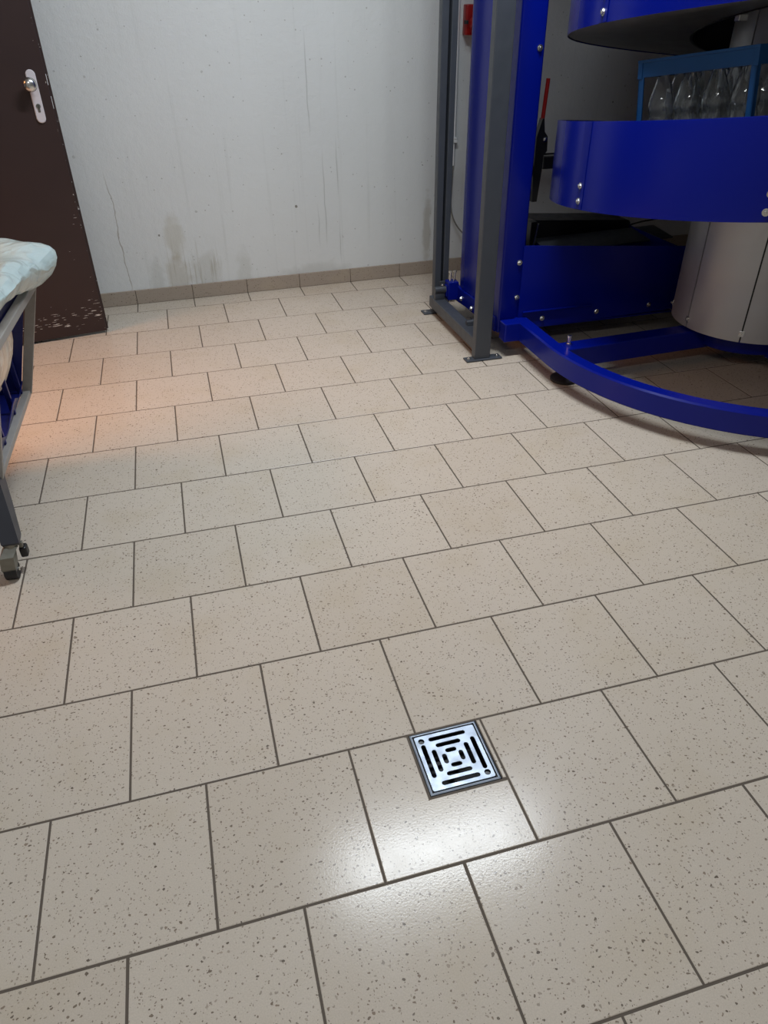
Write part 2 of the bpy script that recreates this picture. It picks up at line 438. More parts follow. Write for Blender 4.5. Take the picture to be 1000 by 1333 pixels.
# ------------------------------------------------------------------ floor drain
dr = thing('floor_drain', 'square stainless steel floor drain grate with concentric slots, set in the tiled floor', 'drain', (.2105, -.0785, 0))
H = .0755
b = bmesh.new()
outer = [(-H, -H), (H, -H), (H, H), (-H, H)]; inner = [(s * (H - .0055), q * (H - .0055)) for s, q in ((-1, -1), (1, -1), (1, 1), (-1, 1))]
mid = [(s * (H - .0030), q * (H - .0030)) for s, q in ((-1, -1), (1, -1), (1, 1), (-1, 1))]
loft(b, [[(x, y, -.02) for x, y in outer], [(x, y, -.0006) for x, y in outer], [(x, y, .0004) for x, y in mid], [(x * .985, y * .985, .0002) for x, y in mid], [(x, y, -.02) for x, y in inner]], caps=False)
link('drain_frame', b, M['inox'], dr)
b = bmesh.new(); 
hh = H - .0058
box(b, (-hh, -hh, -.06), (hh, hh, -.055)); 
for s in (-1, 1):
    box(b, (s * hh - .001, -hh, -.055), (s * hh + .001, hh, -.004)); box(b, (-hh, s * hh - .001, -.055), (hh, s * hh + .001, -.004))
link('drain_pit', b, M['void'], dr)
# the grate: a filled 2D curve with the slots as holes
def spl(cu, pts):
    s = cu.splines.new('POLY'); s.points.add(len(pts) - 1); s.use_cyclic_u = True
    for i, p in enumerate(pts): s.points[i].co = (p[0], p[1], 0, 1)
def slot(cx, cy, L, wd, vert, n=7):
    pts = []; hl = L / 2 - wd / 2
    for s in (0, 1):
        for i in range(n):
            a = -PI / 2 + PI * i / (n - 1) + PI * s
            pts.append(((hl if s == 0 else -hl) + wd / 2 * math.cos(a), wd / 2 * math.sin(a)))
    return [(cx + (-y if vert else x), cy + (x if vert else y)) for x, y in pts]
cu = bpy.data.curves.new('grate', 'CURVE'); cu.dimensions = '2D'; cu.fill_mode = 'BOTH'; cu.extrude = .0012; cu.bevel_depth = .0004; cu.bevel_resolution = 1
g = H - .0078
rr = .004
cor = []
for (sx, sy, a0) in ((1, 1, 0), (-1, 1, 90), (-1, -1, 180), (1, -1, 270)):
    for i in range(5):
        a = math.radians(a0 + 90 * i / 4); cor.append((sx * (g - rr) + rr * math.cos(a), sy * (g - rr) + rr * math.sin(a)))
spl(cu, cor)
for d, L in ((.0545, .084), (.0362, .056), (.0185, .0250)):
    for sgn in (-1, 1):
        sh = .0035 * sgn if d > .05 else 0
        spl(cu, slot(sh, sgn * d, L, .0104, False)); spl(cu, slot(sgn * d, -sh, L, .0104, True))
for cx_, cy_ in ((-.0545, .0545), (.0545, -.0545)):
    spl(cu, [(cx_ + .0070 * math.cos(2 * PI * i / 16), cy_ + .0070 * math.sin(2 * PI * i / 16)) for i in range(16)])
tmp = bpy.data.objects.new('grate_tmp', cu); sc.collection.objects.link(tmp)
bpy.context.view_layer.update()
me = bpy.data.meshes.new_from_object(tmp.evaluated_get(bpy.context.evaluated_depsgraph_get()))
bpy.data.objects.remove(tmp)
gr = bpy.data.objects.new('drain_grate', me); sc.collection.objects.link(gr); gr.parent = dr; gr.location = (0, 0, -.0016)
me.materials.clear(); me.materials.append(M['inox'])
for cx_, cy_ in ((-.0545, .0545), (.0545, -.0545)):
    b = bmesh.new(); cyl(b, (cx_, cy_, -.008), (cx_, cy_, -.0045), .0068, .0060, n=16); box(b, (cx_ - .004, cy_ - .0006, -.0046), (cx_ + .004, cy_ + .0006, -.0040))
    link('screw', b, M['black'], dr)  # black colour stands in for the shade inside the corner holes

# ------------------------------------------------------------------ spiral conveyor
CX, CY = 2.176, 1.600
Z0, PITCH, RH, GH = .680, .574, .904, .290
sp = thing('spiral_conveyor', 'blue spiral crate conveyor with grey centre drum and curved foot frame beside the grey posts', 'conveyor', (CX, CY, 0))
def P_(t, r, z): return (-r * math.cos(t), -r * math.sin(t), z)      # local to the machine, t=0 left, t=90deg nearest
def W(x, y, z): return (x - CX, y - CY, z)                            # world point to machine-local
def hz(t): return Z0 + PITCH * t / (2 * PI)
def sweep(bm, t0, t1, step, sect):
    n = max(2, int(abs(t1 - t0) / step)); loops = []
    for i in range(n + 1):
        t = t0 + (t1 - t0) * i / n
        loops.append([P_(t, r, (hz(t) if rel else 0) + z) for r, z, rel in sect])
    return loft(bm, loops)
DEG = PI / 180
TA, TB = -165 * DEG, (360 * 3 + 150) * DEG
b = bmesh.new()
g0 = RH - .003
sweep(b, TA, TB, 4 * DEG, [(g0, 0, 1), (RH, 0, 1), (RH, GH - .004, 1), (RH - .0005, GH, 1), (g0 - .012, GH, 1), (g0 - .012, GH - .003, 1), (g0, GH - .003, 1)])
guard = link('side_guard', b, M['blue'], sp, smooth=True, label='curved blue outer side guard')
t = -90 * DEG
for k in range(-2, 26):        # overlap plates with two bolts each
    tt = k * 45 * DEG + 1.0 * DEG
    if tt > TB or tt < TA + .05: continue
    b = bmesh.new(); sweep(b, tt - 1.5 * DEG, tt + 1.5 * DEG, 1 * DEG, [(RH, .002, 1), (RH + .002, .002, 1), (RH + .002, GH - .002, 1), (RH, GH - .002, 1)])
    link('cover_strip', b, M['blue'], guard, smooth=True)
    if k <= 12:
        for dz in (.030, .082):
            link('bolt', bolt_bm(P_(tt, RH + .002, hz(tt) + dz), (-math.cos(tt), -math.sin(tt), 0), r=.0085), M['bolt'], guard)
b = bmesh.new()      # carrying bed: closed box section with an underside sheet
sweep(b, TA, TB, 4 * DEG, [(.455, .004, 1), (g0 - .001, .004, 1), (g0 - .001, .090, 1), (.455, .090, 1)])
link('conveyor_bed', b, M['steel'], sp, smooth=True, label='galvanised helical bed')
b = bmesh.new(); sweep(b, TA, TB, 4 * DEG, [(.445, 0.0, 1), (.4545, 0, 1), (.4545, .15, 1), (.445, .15, 1)])
link('inner_guard', b, M['black'], sp, smooth=True)

# drum: eight aluminium shells with open seams
drum_bm = bmesh.new(); RD = .309; ZD = .164
lathe(drum_bm, [(RD - .012, ZD + .004), (RD - .012, 2.97)], 64)
drum = link('drum_core', drum_bm, M['black'], sp, smooth=True)
seams = [2.3 + 45.6 * i for i in range(8)]
for i, a0 in enumerate(seams):
    a1 = seams[i + 1] if i < 7 else seams[0] + 360
    a0r, a1r = (a0 + .55) * DEG, (a1 - .55) * DEG
    b = bmesh.new(); n = 14; loops = []
    for k in range(n + 1):
        tt = a0r + (a1r - a0r) * k / n
        loops.append([P_(tt, RD - .010, ZD), P_(tt, RD, ZD), P_(tt, RD, 2.97), P_(tt, RD - .010, 2.97)])
    loft(b, loops)
    pn = link('drum_panel', b, M['alu'], sp, smooth=True)
    tt = a0 * DEG
    b = bolt_bm(P_(tt, RD + .001, ZD + .035), (-math.cos(tt), -math.sin(tt), 0), r=.007)
    box(b, (-.010, -.004, -.012), (.010, .004, .012), .001, mat4=Matrix.Translation(P_(tt, RD - .002, ZD + .035)) @ Matrix.Rotation(tt, 4, 'Z') @ Matrix.Rotation(PI / 2, 4, 'Z'))
    link('clip', b, M['bolt'], pn)
b = bmesh.new()      # hub plate under the drum
lathe(b, [(0, .085), (.225, .085), (.23, .09), (.23, .158), (.0, .158)], 48); 
link('hub', b, M['blue'], sp, smooth=True)

# foot frame: straight sides and a half circle of square tube
RO, RI, FB, FT = .956, .896, .070, .157
path = []
xs = -1
ys_back = 1.93 - CY
def ring_path(R):
    pts = [(-R, ys_back), (-R, ys_back * .5), (-R, 0)]
    pts += [(-R * math.cos(a), -R * math.sin(a)) for a in [i * PI / 60 for i in range(1, 60)]]
    pts += [(R, 0), (R, ys_back * .5), (R, ys_back)]
    return pts
po, pi_ = ring_path(RO), ring_path(RI)
b = bmesh.new(); e = .006; loops = []
for (ox, oy), (ix, iy) in zip(po, pi_):
    o_ = Vector((ox, oy)); i_ = Vector((ix, iy)); d = (i_ - o_).normalized() * e; o2 = o_ + d; i2 = i_ - d
    loops.append([(o2.x, o2.y, FB), (o_.x, o_.y, FB + e), (o_.x, o_.y, FT - e), (o2.x, o2.y, FT), (i2.x, i2.y, FT), (i_.x, i_.y, FT - e), (i_.x, i_.y, FB + e), (i2.x, i2.y, FB)])
loft(b, loops)
frame = link('foot_frame', b, M['blue'], sp, smooth=True, label='curved blue square tube foot frame')
# front spreader along the lower plate and the radial beams
b = bmesh.new(); box(b, W(1.150, 1.862, FB + .002), W(1.262, 1.926, FT - .001), .005); link('foot_stub', b, M['blue'], sp)
def beam(name, p, q, wd, z0, z1):
    p = Vector(p + (0,)); q = Vector(q + (0,)); d = (q - p); L = d.length; an = math.atan2(d.y, d.x)
    b = bmesh.new(); box(b, (0, -wd / 2, z0), (L, wd / 2, z1), .005, mat4=Matrix.Translation(p) @ Matrix.Rotation(an, 4, 'Z'))
    return link(name, b, M['blue'], sp)
beam('support_beam', (-.90, -.035), (-.15, .0), .080, FB + .001, FT - .002)
beam('support_beam', (0, -.90), (0, -.2), .080, FB + .001, FT - .002)
beam('support_beam', (.90, 0), (.2, 0), .080, FB + .001, FT - .002)
for (fx, fy, bx, by) in ((1.305 - CX, 1.570 - CY, None, None), (0, -.90, None, None), (.88, -.05, None, None)):
    b = bmesh.new()
    lathe(b, [(0, 0), (.054, 0), (.058, .004), (.058, .012), (.048, .020), (.020, .030), (.012, .034), (0, .034)], 32, (fx, fy, 0))
    ft = link('levelling_foot', b, M['rubber'], sp, smooth=True, label='round black levelling foot')
    b = bmesh.new(); cyl(b, (fx, fy, .030), (fx, fy, .192), .0075, n=14); cyl(b, (fx, fy, .060), (fx, fy, .070), .014, n=6); cyl(b, (fx, fy, .188), (fx, fy, .196), .0095, n=14); cyl(b, (fx, fy, .034), (fx, fy, .042), .014, n=6)
    cyl(b, (fx, fy, .156), (fx, fy, .163), .013, n=6)
    link('spindle', b, M['bolt'], ft)

# pillar: two folded-sheet casings side by side, lower plate, box
b = bmesh.new(); box(b, W(1.142, 1.930, .092), W(1.246, 2.185, 2.98), .010, seg=4); pil = link('pillar', b, M['blue'], sp, smooth=True, label='tall blue pillar casing')
b = bmesh.new(); box(b, W(1.150, 2.200, .100), W(1.236, 2.450, 2.98), .016, seg=4); link('pillar_casing', b, M['blue'], sp, smooth=True)
b = bmesh.new(); box(b, W(1.152, 2.18, .11), W(1.23, 2.205, 2.98)); link('pillar_joint', b, M['blue'], pil)
for (x, z) in ((1.228, 1.178), (1.226, 2.0), (1.226, 2.6)): bolt(W(x - .004, 1.930, z), (0, -1, 0), pil)
# lower plate with a slanting upper edge
b = bmesh.new()
pts = [(1.235, .100), (2.04, .118), (2.04, .405), (1.248, .470), (1.235, .470)]
loft(b, [[W(x, 1.922, z) for x, z in pts], [W(x, 1.926, z) for x, z in pts]])
box(b, W(1.236, 1.926, .100), W(2.04, 2.60, .106)); box(b, W(2.036, 1.926, .11), W(2.04, 2.60, .39)); box(b, W(1.24, 2.596, .106), W(2.04, 2.60, .33))
box(b, W(1.255, 1.912, .178), W(1.60, 1.9225, .184), .001)
lp = link('lower_plate', b, M['blue'], sp, label='blue bottom plate with bolts')
for (x, z) in ((1.222, .400), (1.224, .249)): bolt(W(x, 1.929, z), (0, -1, 0), pil)
for (x, z) in ((1.355, .143), (1.628, .146), (1.90, .150)): bolt(W(x, 1.922, z), (0, -1, 0), lp)
# side flange with bolts at the foot of the pillar
b = bmesh.new()
fl = [(2.55, .150), (2.47, .165), (2.40, .150), (2.20, .16), (1.95, .16), (1.95, .095), (2.30, .090), (2.46, .078), (2.55, .088)]
loft(b, [[W(1.137, y, z) for y, z in fl], [W(1.149, y, z) for y, z in fl]])
fla = link('side_flange', b, M['blue'], sp)
for y, z in ((2.475, .120), (2.375, .112), (2.235, .108)): bolt(W(1.137, y, z), (-1, 0, 0), fla, r=.010)

# clamp with its two upright bolts at the rear rod
b = bmesh.new(); box(b, W(1.088, 2.43, .088), W(1.142, 2.49, .178), .004); box(b, W(1.082, 2.445, .104), W(1.09, 2.475, .160), .003)
cl = link('clamp_block', b, M['blue'], sp)
for dx, lean in ((1.104, 0), (1.122, .006)):
    b = bmesh.new(); cyl(b, W(dx, 2.455, .17), W(dx + lean, 2.455, .222), .005, n=12); cyl(b, W(dx + lean, 2.455, .222), W(dx + lean, 2.455, .229), .0085, n=6)
    link('bolt', b, M['bolt'], cl)
    b = bmesh.new(); cyl(b, W(dx, 2.455, .074), W(dx, 2.455, .089), .009, n=6); link('nut', b, M['bolt'], cl)

# drive: black motor housing, belt cover ramp, lever, brackets
b = bmesh.new(); loft(b, [[W(x, y, z) for x, z in ((1.50, .345), (2.035, .345), (2.035, .412), (2.02, .416), (1.50, .452))] for y in (2.40, 2.56)]); box(b, W(2.028, 2.42, .350), W(2.055, 2.54, .400), .004)
mh = link('drive_housing', b, M['black'], sp, label='black drive housing behind the blue plate')
b = bmesh.new(); loft(b, [[W(1.50, 2.20, .348), W(1.50, 2.375, .372), W(1.50, 2.375, .366), W(1.50, 2.20, .342)], [W(2.16, 2.20, .372), W(2.16, 2.375, .388), W(2.16, 2.375, .382), W(2.16, 2.20, .366)]])
link('belt_cover', b, M['grey'], sp, label='grey belt cover')
b = bmesh.new(); cyl(b, W(1.478, 2.33, .33), W(1.493, 2.33, .452), .006, n=10); link('guide_rod', b, M['bolt'], sp)
b = bmesh.new(); box(b, W(1.463, 2.34, .28), W(1.497, 2.38, .458), .003); link('rear_bracket', b, M['black'], sp)
b = bmesh.new(); cyl(b, W(1.397, 2.20, .905), W(1.405, 2.20, 1.060), .0085, n=14); 
bmesh.ops.translate(b, vec=(0, 0, 0), verts=b.verts)
lv = link('lever_grip', b, M['redg'], sp, smooth=True, label='red lever grip')
b = bmesh.new()
pts = [(1.385, .845), (1.395, .880), (1.405, .915), (1.413, .915), (1.420, .865), (1.437, .845), (1.440, .79), (1.425, .770), (1.425, .720), (1.415, .585), (1.392, .585), (1.385, .70)]
loft(b, [[W(x - .014, 2.185, z) for x, z in pts], [W(x - .014, 2.215, z) for x, z in pts]])
br = link('lever_bracket', b, M['black'], sp)
bolt(W(1.411, 2.185, .835), (0, -1, 0), br, r=.007)
b = bmesh.new(); box(b, W(1.236, 2.20, .690), W(1.40, 2.23, .730), .003); tube(b, [W(1.42, 2.2, .775), W(1.60, 2.2, .775)], .004); box(b, W(1.42, 2.195, .715), W(1.70, 2.225, .765), .003)
link('cross_arm', b, M['black'], sp)
for z in (1.75, 2.35):
    b = bmesh.new(); box(b, W(1.236, 2.20, z), W(1.60, 2.23, z + .04), .003); link('cross_arm', b, M['blue'], sp)
b = bmesh.new(); tube(b, [W(1.372, 2.24, .585), W(1.370, 2.24, .45), W(1.366, 2.24, .40)], .003, 8); box(b, W(1.364, 2.23, .56), W(1.378, 2.25, .80), .003); link('hanging_rod', b, M['black'], sp)
bolt(W(1.366, 2.225, .615), (0, -1, 0), sp, r=.008)
b = bmesh.new(); tube(b, bezier(W(2.05, 2.42, .385), W(2.16, 2.42, .41), W(2.3, 2.40, .415), W(2.45, 2.35, .415)), .004, 8); tube(b, bezier(W(2.05, 2.42, .385), W(2.09, 2.40, .36), W(2.12, 2.38, .36), W(2.16, 2.35, .375)), .003, 8)
link('motor_cable', b, M['rubber'], sp, smooth=True)
# hanger clips under the upper turn
for a in (10, 30):
    b = bmesh.new()
    t = (a) * DEG; z = hz(t) + PITCH + .004
    box(b, (-.02, -.01, -.02), (.02, .01, 0), .002, mat4=Matrix.Translation(P_(t, .43, z)) @ Matrix.Rotation(t, 4, 'Z'))
    link('hanger_clip', b, M['bolt'], sp)

# ------------------------------------------------------------------ grey post frame
pf = thing('post_frame', 'dark grey steel post frame with two uprights bolted to the floor beside the blue pillar', 'frame', (1.05, 1.89, 0))
def F(x, y, z): return (x - 1.05, y - 1.89, z)
b = bmesh.new(); box(b, F(1.017, 1.868, .006), F(1.090, 1.910, 2.98), .003); po1 = link('post', b, M['grey'], pf)
b = bmesh.new()      # rear post: C profile with an open slot towards the room
for x0, x1 in ((1.048, 1.081), (1.093, 1.122)): box(b, F(x0, 2.53, .006), F(x1, 2.572, 2.98), .003)
box(b, F(1.050, 2.566, .006), F(1.120, 2.574, 2.98))
po2 = link('post', b, M['grey'], pf)
b = bmesh.new(); box(b, F(1.074, 2.524, .100), F(1.108, 2.531, .160), .003); pt = link('mounting_plate', b, M['grey'], pf)
bolt(F(1.090, 2.524, .137), (0, -1, 0), pt, r=.009)
for x0, y0, x1, y1 in ((.975, 1.855, 1.145, 1.905), (.985, 2.50, 1.12, 2.56)):
    b = bmesh.new(); box(b, F(x0, y0, 0.001), F(x1, y1, .0075), .002); fp = link('foot_plate', b, M['grey'], pf)
    for x in (x0 + .018, x1 - .018): link('bolt', bolt_bm(F(x, (y0 + y1) / 2, .0075), (0, 0, 1), r=.007), M['bolt'], fp)
b = bmesh.new(); box(b, F(1.022, 1.905, .036), F(1.082, 2.535, .090), .004); link('floor_rail', b, M['grey'], pf)
b = bmesh.new(); cyl(b, F(1.025, 2.462, .138), F(1.092, 2.462, .138), .0165, n=20); box(b, F(1.026, 2.452, .09), F(1.074, 2.478, .125), .002); link('round_rod', b, M['grey'], pf, smooth=True)
b = bmesh.new(); cyl(b, F(1.050, 2.075, .100), F(1.142, 2.075, .106), .012, n=20); box(b, F(1.052, 2.06, .08), F(1.082, 2.088, .098), .002); link('round_rod', b, M['grey'], pf, smooth=True)

# ------------------------------------------------------------------ crate on the spiral with its bottles
TC = 22.5 * DEG
cn = Vector((-math.cos(TC), -math.sin(TC), 0)); ct = Vector((math.sin(TC), -math.cos(TC), 0))
slope = .134
ct3 = (ct + Vector((0, 0, slope))).normalized(); up = cn.cross(ct3) * -1
if up.z < 0: up = -up
ctr = Vector((CX, CY, 1.180)) + cn * (.795 - .15) - up * .355
RM = Matrix((( ct3.x, cn.x, up.x, ctr.x), (ct3.y, cn.y, up.y, ctr.y), (ct3.z, cn.z, up.z, ctr.z), (0, 0, 0, 1)))
# local axes: x along travel, y towards the outside of the spiral, z up
def placed(name, label, cat, mat, group=None):
    o = thing(name, label, cat, group=group); o.matrix_world = mat; return o
CL, CW, CH = .400, .300, .355
crate = placed('bottle_crate', 'blue plastic bottle crate holding clear glass bottles, riding on the spiral conveyor', 'crate', RM)
b = bmesh.new(); box(b, (-CL / 2, -CW / 2, 0), (CL / 2, CW / 2, .006), .002)
link('crate_base', b, M['crate'], crate)
b = bmesh.new(); zt0, zt1, th = CH - .050, CH, .007
for s in (-1, 1):
    box(b, (-CL / 2, s * CW / 2 - (th if s > 0 else 0), zt0), (CL / 2, s * CW / 2 + (0 if s > 0 else th), zt1), .002)
    box(b, (s * CL / 2 - (th if s > 0 else 0), -CW / 2, zt0), (s * CL / 2 + (0 if s > 0 else th), CW / 2, zt1), .002)
    box(b, (-CL / 2 - .003, s * (CW / 2 + .0015) - .0025, zt1 - .008), (CL / 2 + .003, s * (CW / 2 + .0015) + .0025, zt1), .001)
    for q in (-1, 1): box(b, (q * (CL / 2 - .006) - .008, s * CW / 2 - .002, zt0 - .003), (q * (CL / 2 - .006) + .008, s * CW / 2 + .003, zt1 - .004), .001)
link('rim', b, M['crate'], crate, label='solid top rim band')
for s in (-1, 1):
    b = bmesh.new(); box(b, (-CL / 2, s * (CW / 2 - .0035) - .0035, .004), (CL / 2, s * (CW / 2 - .0035) + .0035, .150), .002); link('side_wall', b, M['crate'], crate)
    b = bmesh.new(); box(b, (s * (CL / 2 - .0035) - .0035, -CW / 2, .004), (s * (CL / 2 - .0035) + .0035, CW / 2, .150), .002); link('side_wall', b, M['crate'], crate)
for sx in (-1, 1):
    for sy in (-1, 1):
        b = bmesh.new()
        box(b, (sx * (CL / 2 - .010) - .010, sy * CW / 2 - (.007 if sy > 0 else 0), .14), (sx * (CL / 2 - .010) + .010, sy * CW / 2 + (0 if sy > 0 else .007), zt0 + .004), .002)
        box(b, (sx * CL / 2 - (.007 if sx > 0 else 0), sy * (CW / 2 - .010) - .010, .14), (sx * CL / 2 + (0 if sx > 0 else .007), sy * (CW / 2 - .010) + .010, zt0 + .004), .002)
        link('corner_post', b, M['crate'], crate)
b = bmesh.new()
for i in range(1, 4): x = -CL / 2 + .009 + i * (CL - .018) / 4; box(b, (x - .0015, -CW / 2 + .007, .006), (x + .0015, CW / 2 - .007, .12))
for i in range(1, 3): y = -CW / 2 + .009 + i * (CW - .018) / 3; box(b, (-CL / 2 + .007, y - .0015, .006), (CL / 2 - .007, y + .0015, .12))
link('divider', b, M['crate'], crate)
# bottle: outer and inner surface, swirled ribs at the shoulder
def bottle_mesh():
    bm = bmesh.new(); n = 40
    pro = [(.0, .003), (.030, .0), (.037, .003), (.0405, .010), (.0415, .03), (.0395, .04), (.0395, .085), (.0415, .095), (.0415, .165), (.0375, .178), (.0375, .188), (.0415, .200), (.0420, .215), (.0400, .230), (.036, .244),
           (.028, .268), (.0195, .294), (.0145, .314), (.0132, .325), (.0150, .327), (.0150, .340), (.0135, .343)]
    pin = [(.0105, .343), (.0105, .325), (.0120, .314), (.0165, .294), (.025, .268), (.033, .244), (.037, .230), (.039, .215), (.0385, .200), (.0350, .188), (.0350, .178), (.0385, .165), (.0385, .095), (.0368, .085), (.0368, .04), (.0385, .03), (.0375, .012), (.030, .007), (0, .010)]
    full = pro + pin; rings = []
    for idx, (r, z) in enumerate(full):
        if r < 1e-6: rings.append([bm.verts.new((0, 0, z))]); continue
        amp = .0012 if (.195 < z < .25 and idx < len(pro)) or (.095 <= z <= .15 and idx < len(pro)) else 0
        rings.append([bm.verts.new(((r + amp * math.sin(10 * (2 * PI * k / n) + z * 90)) * math.cos(2 * PI * k / n), (r + amp * math.sin(10 * (2 * PI * k / n) + z * 90)) * math.sin(2 * PI * k / n), z)) for k in range(n)])
    for A, B in zip(rings, rings[1:]):
        for k in range(n):
            vs = []
            for q in (A[k % len(A)], A[(k + 1) % len(A)], B[(k + 1) % len(B)], B[k % len(B)]):
                if q not in vs: vs.append(q)
            if len(vs) >= 3: bm.faces.new(vs)
    return bm
proto = link('glass_bottle', bottle_mesh(), M['glass'], None, smooth=True)
proto['category'] = 'bottle'; proto['group'] = 'glass bottles in the blue crate'
rows = {2: 'in the blue crate, outer row', 1: 'in the blue crate, middle row', 0: 'in the blue crate, row nearest the drum'}
cols = {0: 'first from the left', 1: 'second from the left', 2: 'third from the left', 3: 'rightmost'}
first = True
for r_ in range(3):
    for c_ in range(4):
        o = proto if first else proto.copy()
        if not first: sc.collection.objects.link(o)
        first = False
        x = -CL / 2 + .009 + (c_ + .5) * (CL - .018) / 4; y = -CW / 2 + .009 + (r_ + .5) * (CW - .018) / 3
        o.matrix_world = RM @ Matrix.Translation((x, y, .0062)) @ Matrix.Rotation((c_ * 3 + r_ * 5) * .37, 4, 'Z')
        o['label'] = 'clear glass bottle %s, %s' % (rows[r_], cols[c_])

# ------------------------------------------------------------------ wall fittings behind the posts
def wp(x, dy, z): return Vector((x, wall_y(x) + .008 - dy, z))
so = thing('wall_socket', 'red industrial power socket mounted on the back wall behind the blue pillar', 'socket', wp(1.435, 0, 1.26))
def L_(v): return Vector(v) - Vector(so.location)
b = bmesh.new(); box(b, (-.045, -.055, -.070), (.055, -.001, .060), .006, seg=3); link('socket_body', b, M['red'], so, smooth=True)
b = bmesh.new(); cyl(b, (.005, -.052, -.015), (.005, -.085, -.035), .036, .034, n=28); cyl(b, (.005, -.085, -.035), (.005, -.095, -.041), .040, n=28); link('socket_lid', b, M['red'], so, smooth=True)
b = bmesh.new(); box(b, (-.052, -.075, -.022), (-.040, -.040, -.006), .002); link('hinge', b, M['rubber'], so)
b = bmesh.new(); box(b, (.04, -.085, -.03), (.052, -.06, -.012), .002); link('latch', b, M['rubber'], so)
co = thing('cable_conduit', 'white plastic cable conduit running down the back wall beside the rear grey post', 'conduit', wp(1.358, .012, .585))
c0 = Vector(co.location)
b = bmesh.new(); tube(b, [wp(1.352, .014, 2.98) - c0, wp(1.356, .014, 1.4) - c0, wp(1.360, .014, .715) - c0], .0105, 14); link('pipe', b, M['pvc'], co, smooth=True)
b = bmesh.new(); tube(b, [wp(1.360, .014, .715) - c0, wp(1.362, .014, .585) - c0], .0075, 14); link('pipe_end', b, M['pvc'], co, smooth=True)
b = bmesh.new(); box(b, wp(1.341, .028, .700) - c0, wp(1.379, -.001, .716) - c0, .002); box(b, wp(1.345, .030, .718) - c0, wp(1.375, -.001, .726) - c0, .002); link('clip', b, M['pvc'], co)
ca = bmesh.new()
tube(ca, [wp(1.362, .014, .60), wp(1.360, .014, .50)] + bezier(wp(1.358, .014, .42), wp(1.352, .014, .33), wp(1.38, .03, .25), wp(1.47, .05, .195)), .0042, 8)
o = link('power_cable', ca, M['cable'], None, smooth=True); o['label'] = 'thin grey cable curving from the end of the white conduit behind the blue pillar'; o['category'] = 'cable'
b = bmesh.new(); box(b, wp(1.345, .022, .350), wp(1.364, -.001, .362), .002)
o = link('cable_clip', b, M['cable'], None); o['label'] = 'small grey clip holding the thin cable to the back wall'; o['category'] = 'clip'

# ------------------------------------------------------------------ trolley at the left edge
tr = thing('bin_trolley', 'grey framed bin trolley with blue plastic insert and black castors at the left edge', 'trolley', (-.95, 1.2, 0))
def Q(x, y, z): return Vector((x + .95, y - 1.2, z))
zt_, zb_ = .615, .262
top = {'fr': (-.640, 1.495), 'nr': (-.672, .930), 'nl': (-1.20, .930), 'fl': (-1.18, 1.495)}
bot = {'fr': (-.748, 1.490), 'nr': (-.757, .930), 'nl': (-1.10, .930), 'fl': (-1.09, 1.490)}
def bar(name, p, q, wx, wy, mat, parent=tr, bev=.002):
    p = Vector(p); q = Vector(q); d = q - p; L = d.length
    b = bmesh.new(); box(b, (-wx / 2, -wy / 2, 0), (wx / 2, wy / 2, L), bev, mat4=Matrix.Translation(p) @ d.to_track_quat('Z', 'Y').to_matrix().to_4x4())
    return link(name, b, mat, parent)
for k in top:
    a, c = top[k], bot[k]
    s = bar('post', Q(c[0], c[1], zb_), Q(a[0], a[1], zt_), .020, .030, M['greyt'])
    n = 14
    for i in range(n):      # row of small rivets up each post
        f = (i + .5) / n
        if k in ('fl', 'nl'): continue
        b = bmesh.new(); p = Q(c[0] + (a[0] - c[0]) * f, c[1] + (a[1] - c[1]) * f, zb_ + (zt_ - zb_) * f)
        cyl(b, p + Vector((.0095, -.004, 0)), p + Vector((.0125, -.004, 0)), .0035, n=8); link('rivet', b, M['bolt'], s)
ks = ['fr', 'nr', 'nl', 'fl']
for i in range(4):
    a, c = ks[i], ks[(i + 1) % 4]
    bar('top_rail', Q(*top[a], zt_ - .005), Q(*top[c], zt_ - .005), .026, .022, M['greyt'])
    bar('bottom_rail', Q(*bot[a], zb_), Q(*bot[c], zb_), .024, .018, M['greyt'])
# blue insert: floor and three walls, wavy bottom edge towards the room
b = bmesh.new()
def quad(pts, th=(0, 0, .003)):
    th = Vector(th); loft(b, [[Vector(p) for p in pts], [Vector(p) + th for p in pts]])
quad([Q(-1.09, .95, zb_ + .01), Q(-.765, .95, zb_ + .01), Q(-.760, 1.475, zb_ + .01), Q(-1.08, 1.475, zb_ + .01)])
quad([Q(-1.08, 1.476, zb_ + .01), Q(-.762, 1.476, zb_ + .01), Q(-.665, 1.480, zt_ - .02), Q(-1.17, 1.480, zt_ - .02)], (0, .003, 0))
quad([Q(-1.09, .945, zb_ + .01), Q(-.77, .945, zb_ + .01), Q(-.69, .945, zt_ - .02), Q(-1.18, .945, zt_ - .02)], (0, .003, 0))
quad([Q(-1.09, .945, zb_ + .01), Q(-1.085, 1.476, zb_ + .01), Q(-1.17, 1.476, zt_ - .02), Q(-1.18, .945, zt_ - .02)], (.003, 0, 0))
pr_ = []
for i in range(13):
    f = i / 12; y = .95 + .53 * f
    pr_.append((y, zb_ + .045 + .022 * math.sin(f * 4 * PI)))
for (ya, za), (yb, zb2) in zip(pr_, pr_[1:]):
    xa = -.765
    quad([Q(xa, ya, zb_ + .008), Q(xa, yb, zb_ + .008), Q(xa + (zb2 - zb_) * .30, yb, zb2), Q(xa + (za - zb_) * .30, ya, za)], (.003, 0, 0))
link('bin_insert', b, M['tblue'], tr)
for y in (1.10, 1.30, 1.455):
    b = bmesh.new(); box(b, Q(-.770, y, zb_ + .01), Q(-.755, y + .012, zt_ - .03), .002); link('insert_rib', b, M['tblue'], tr)
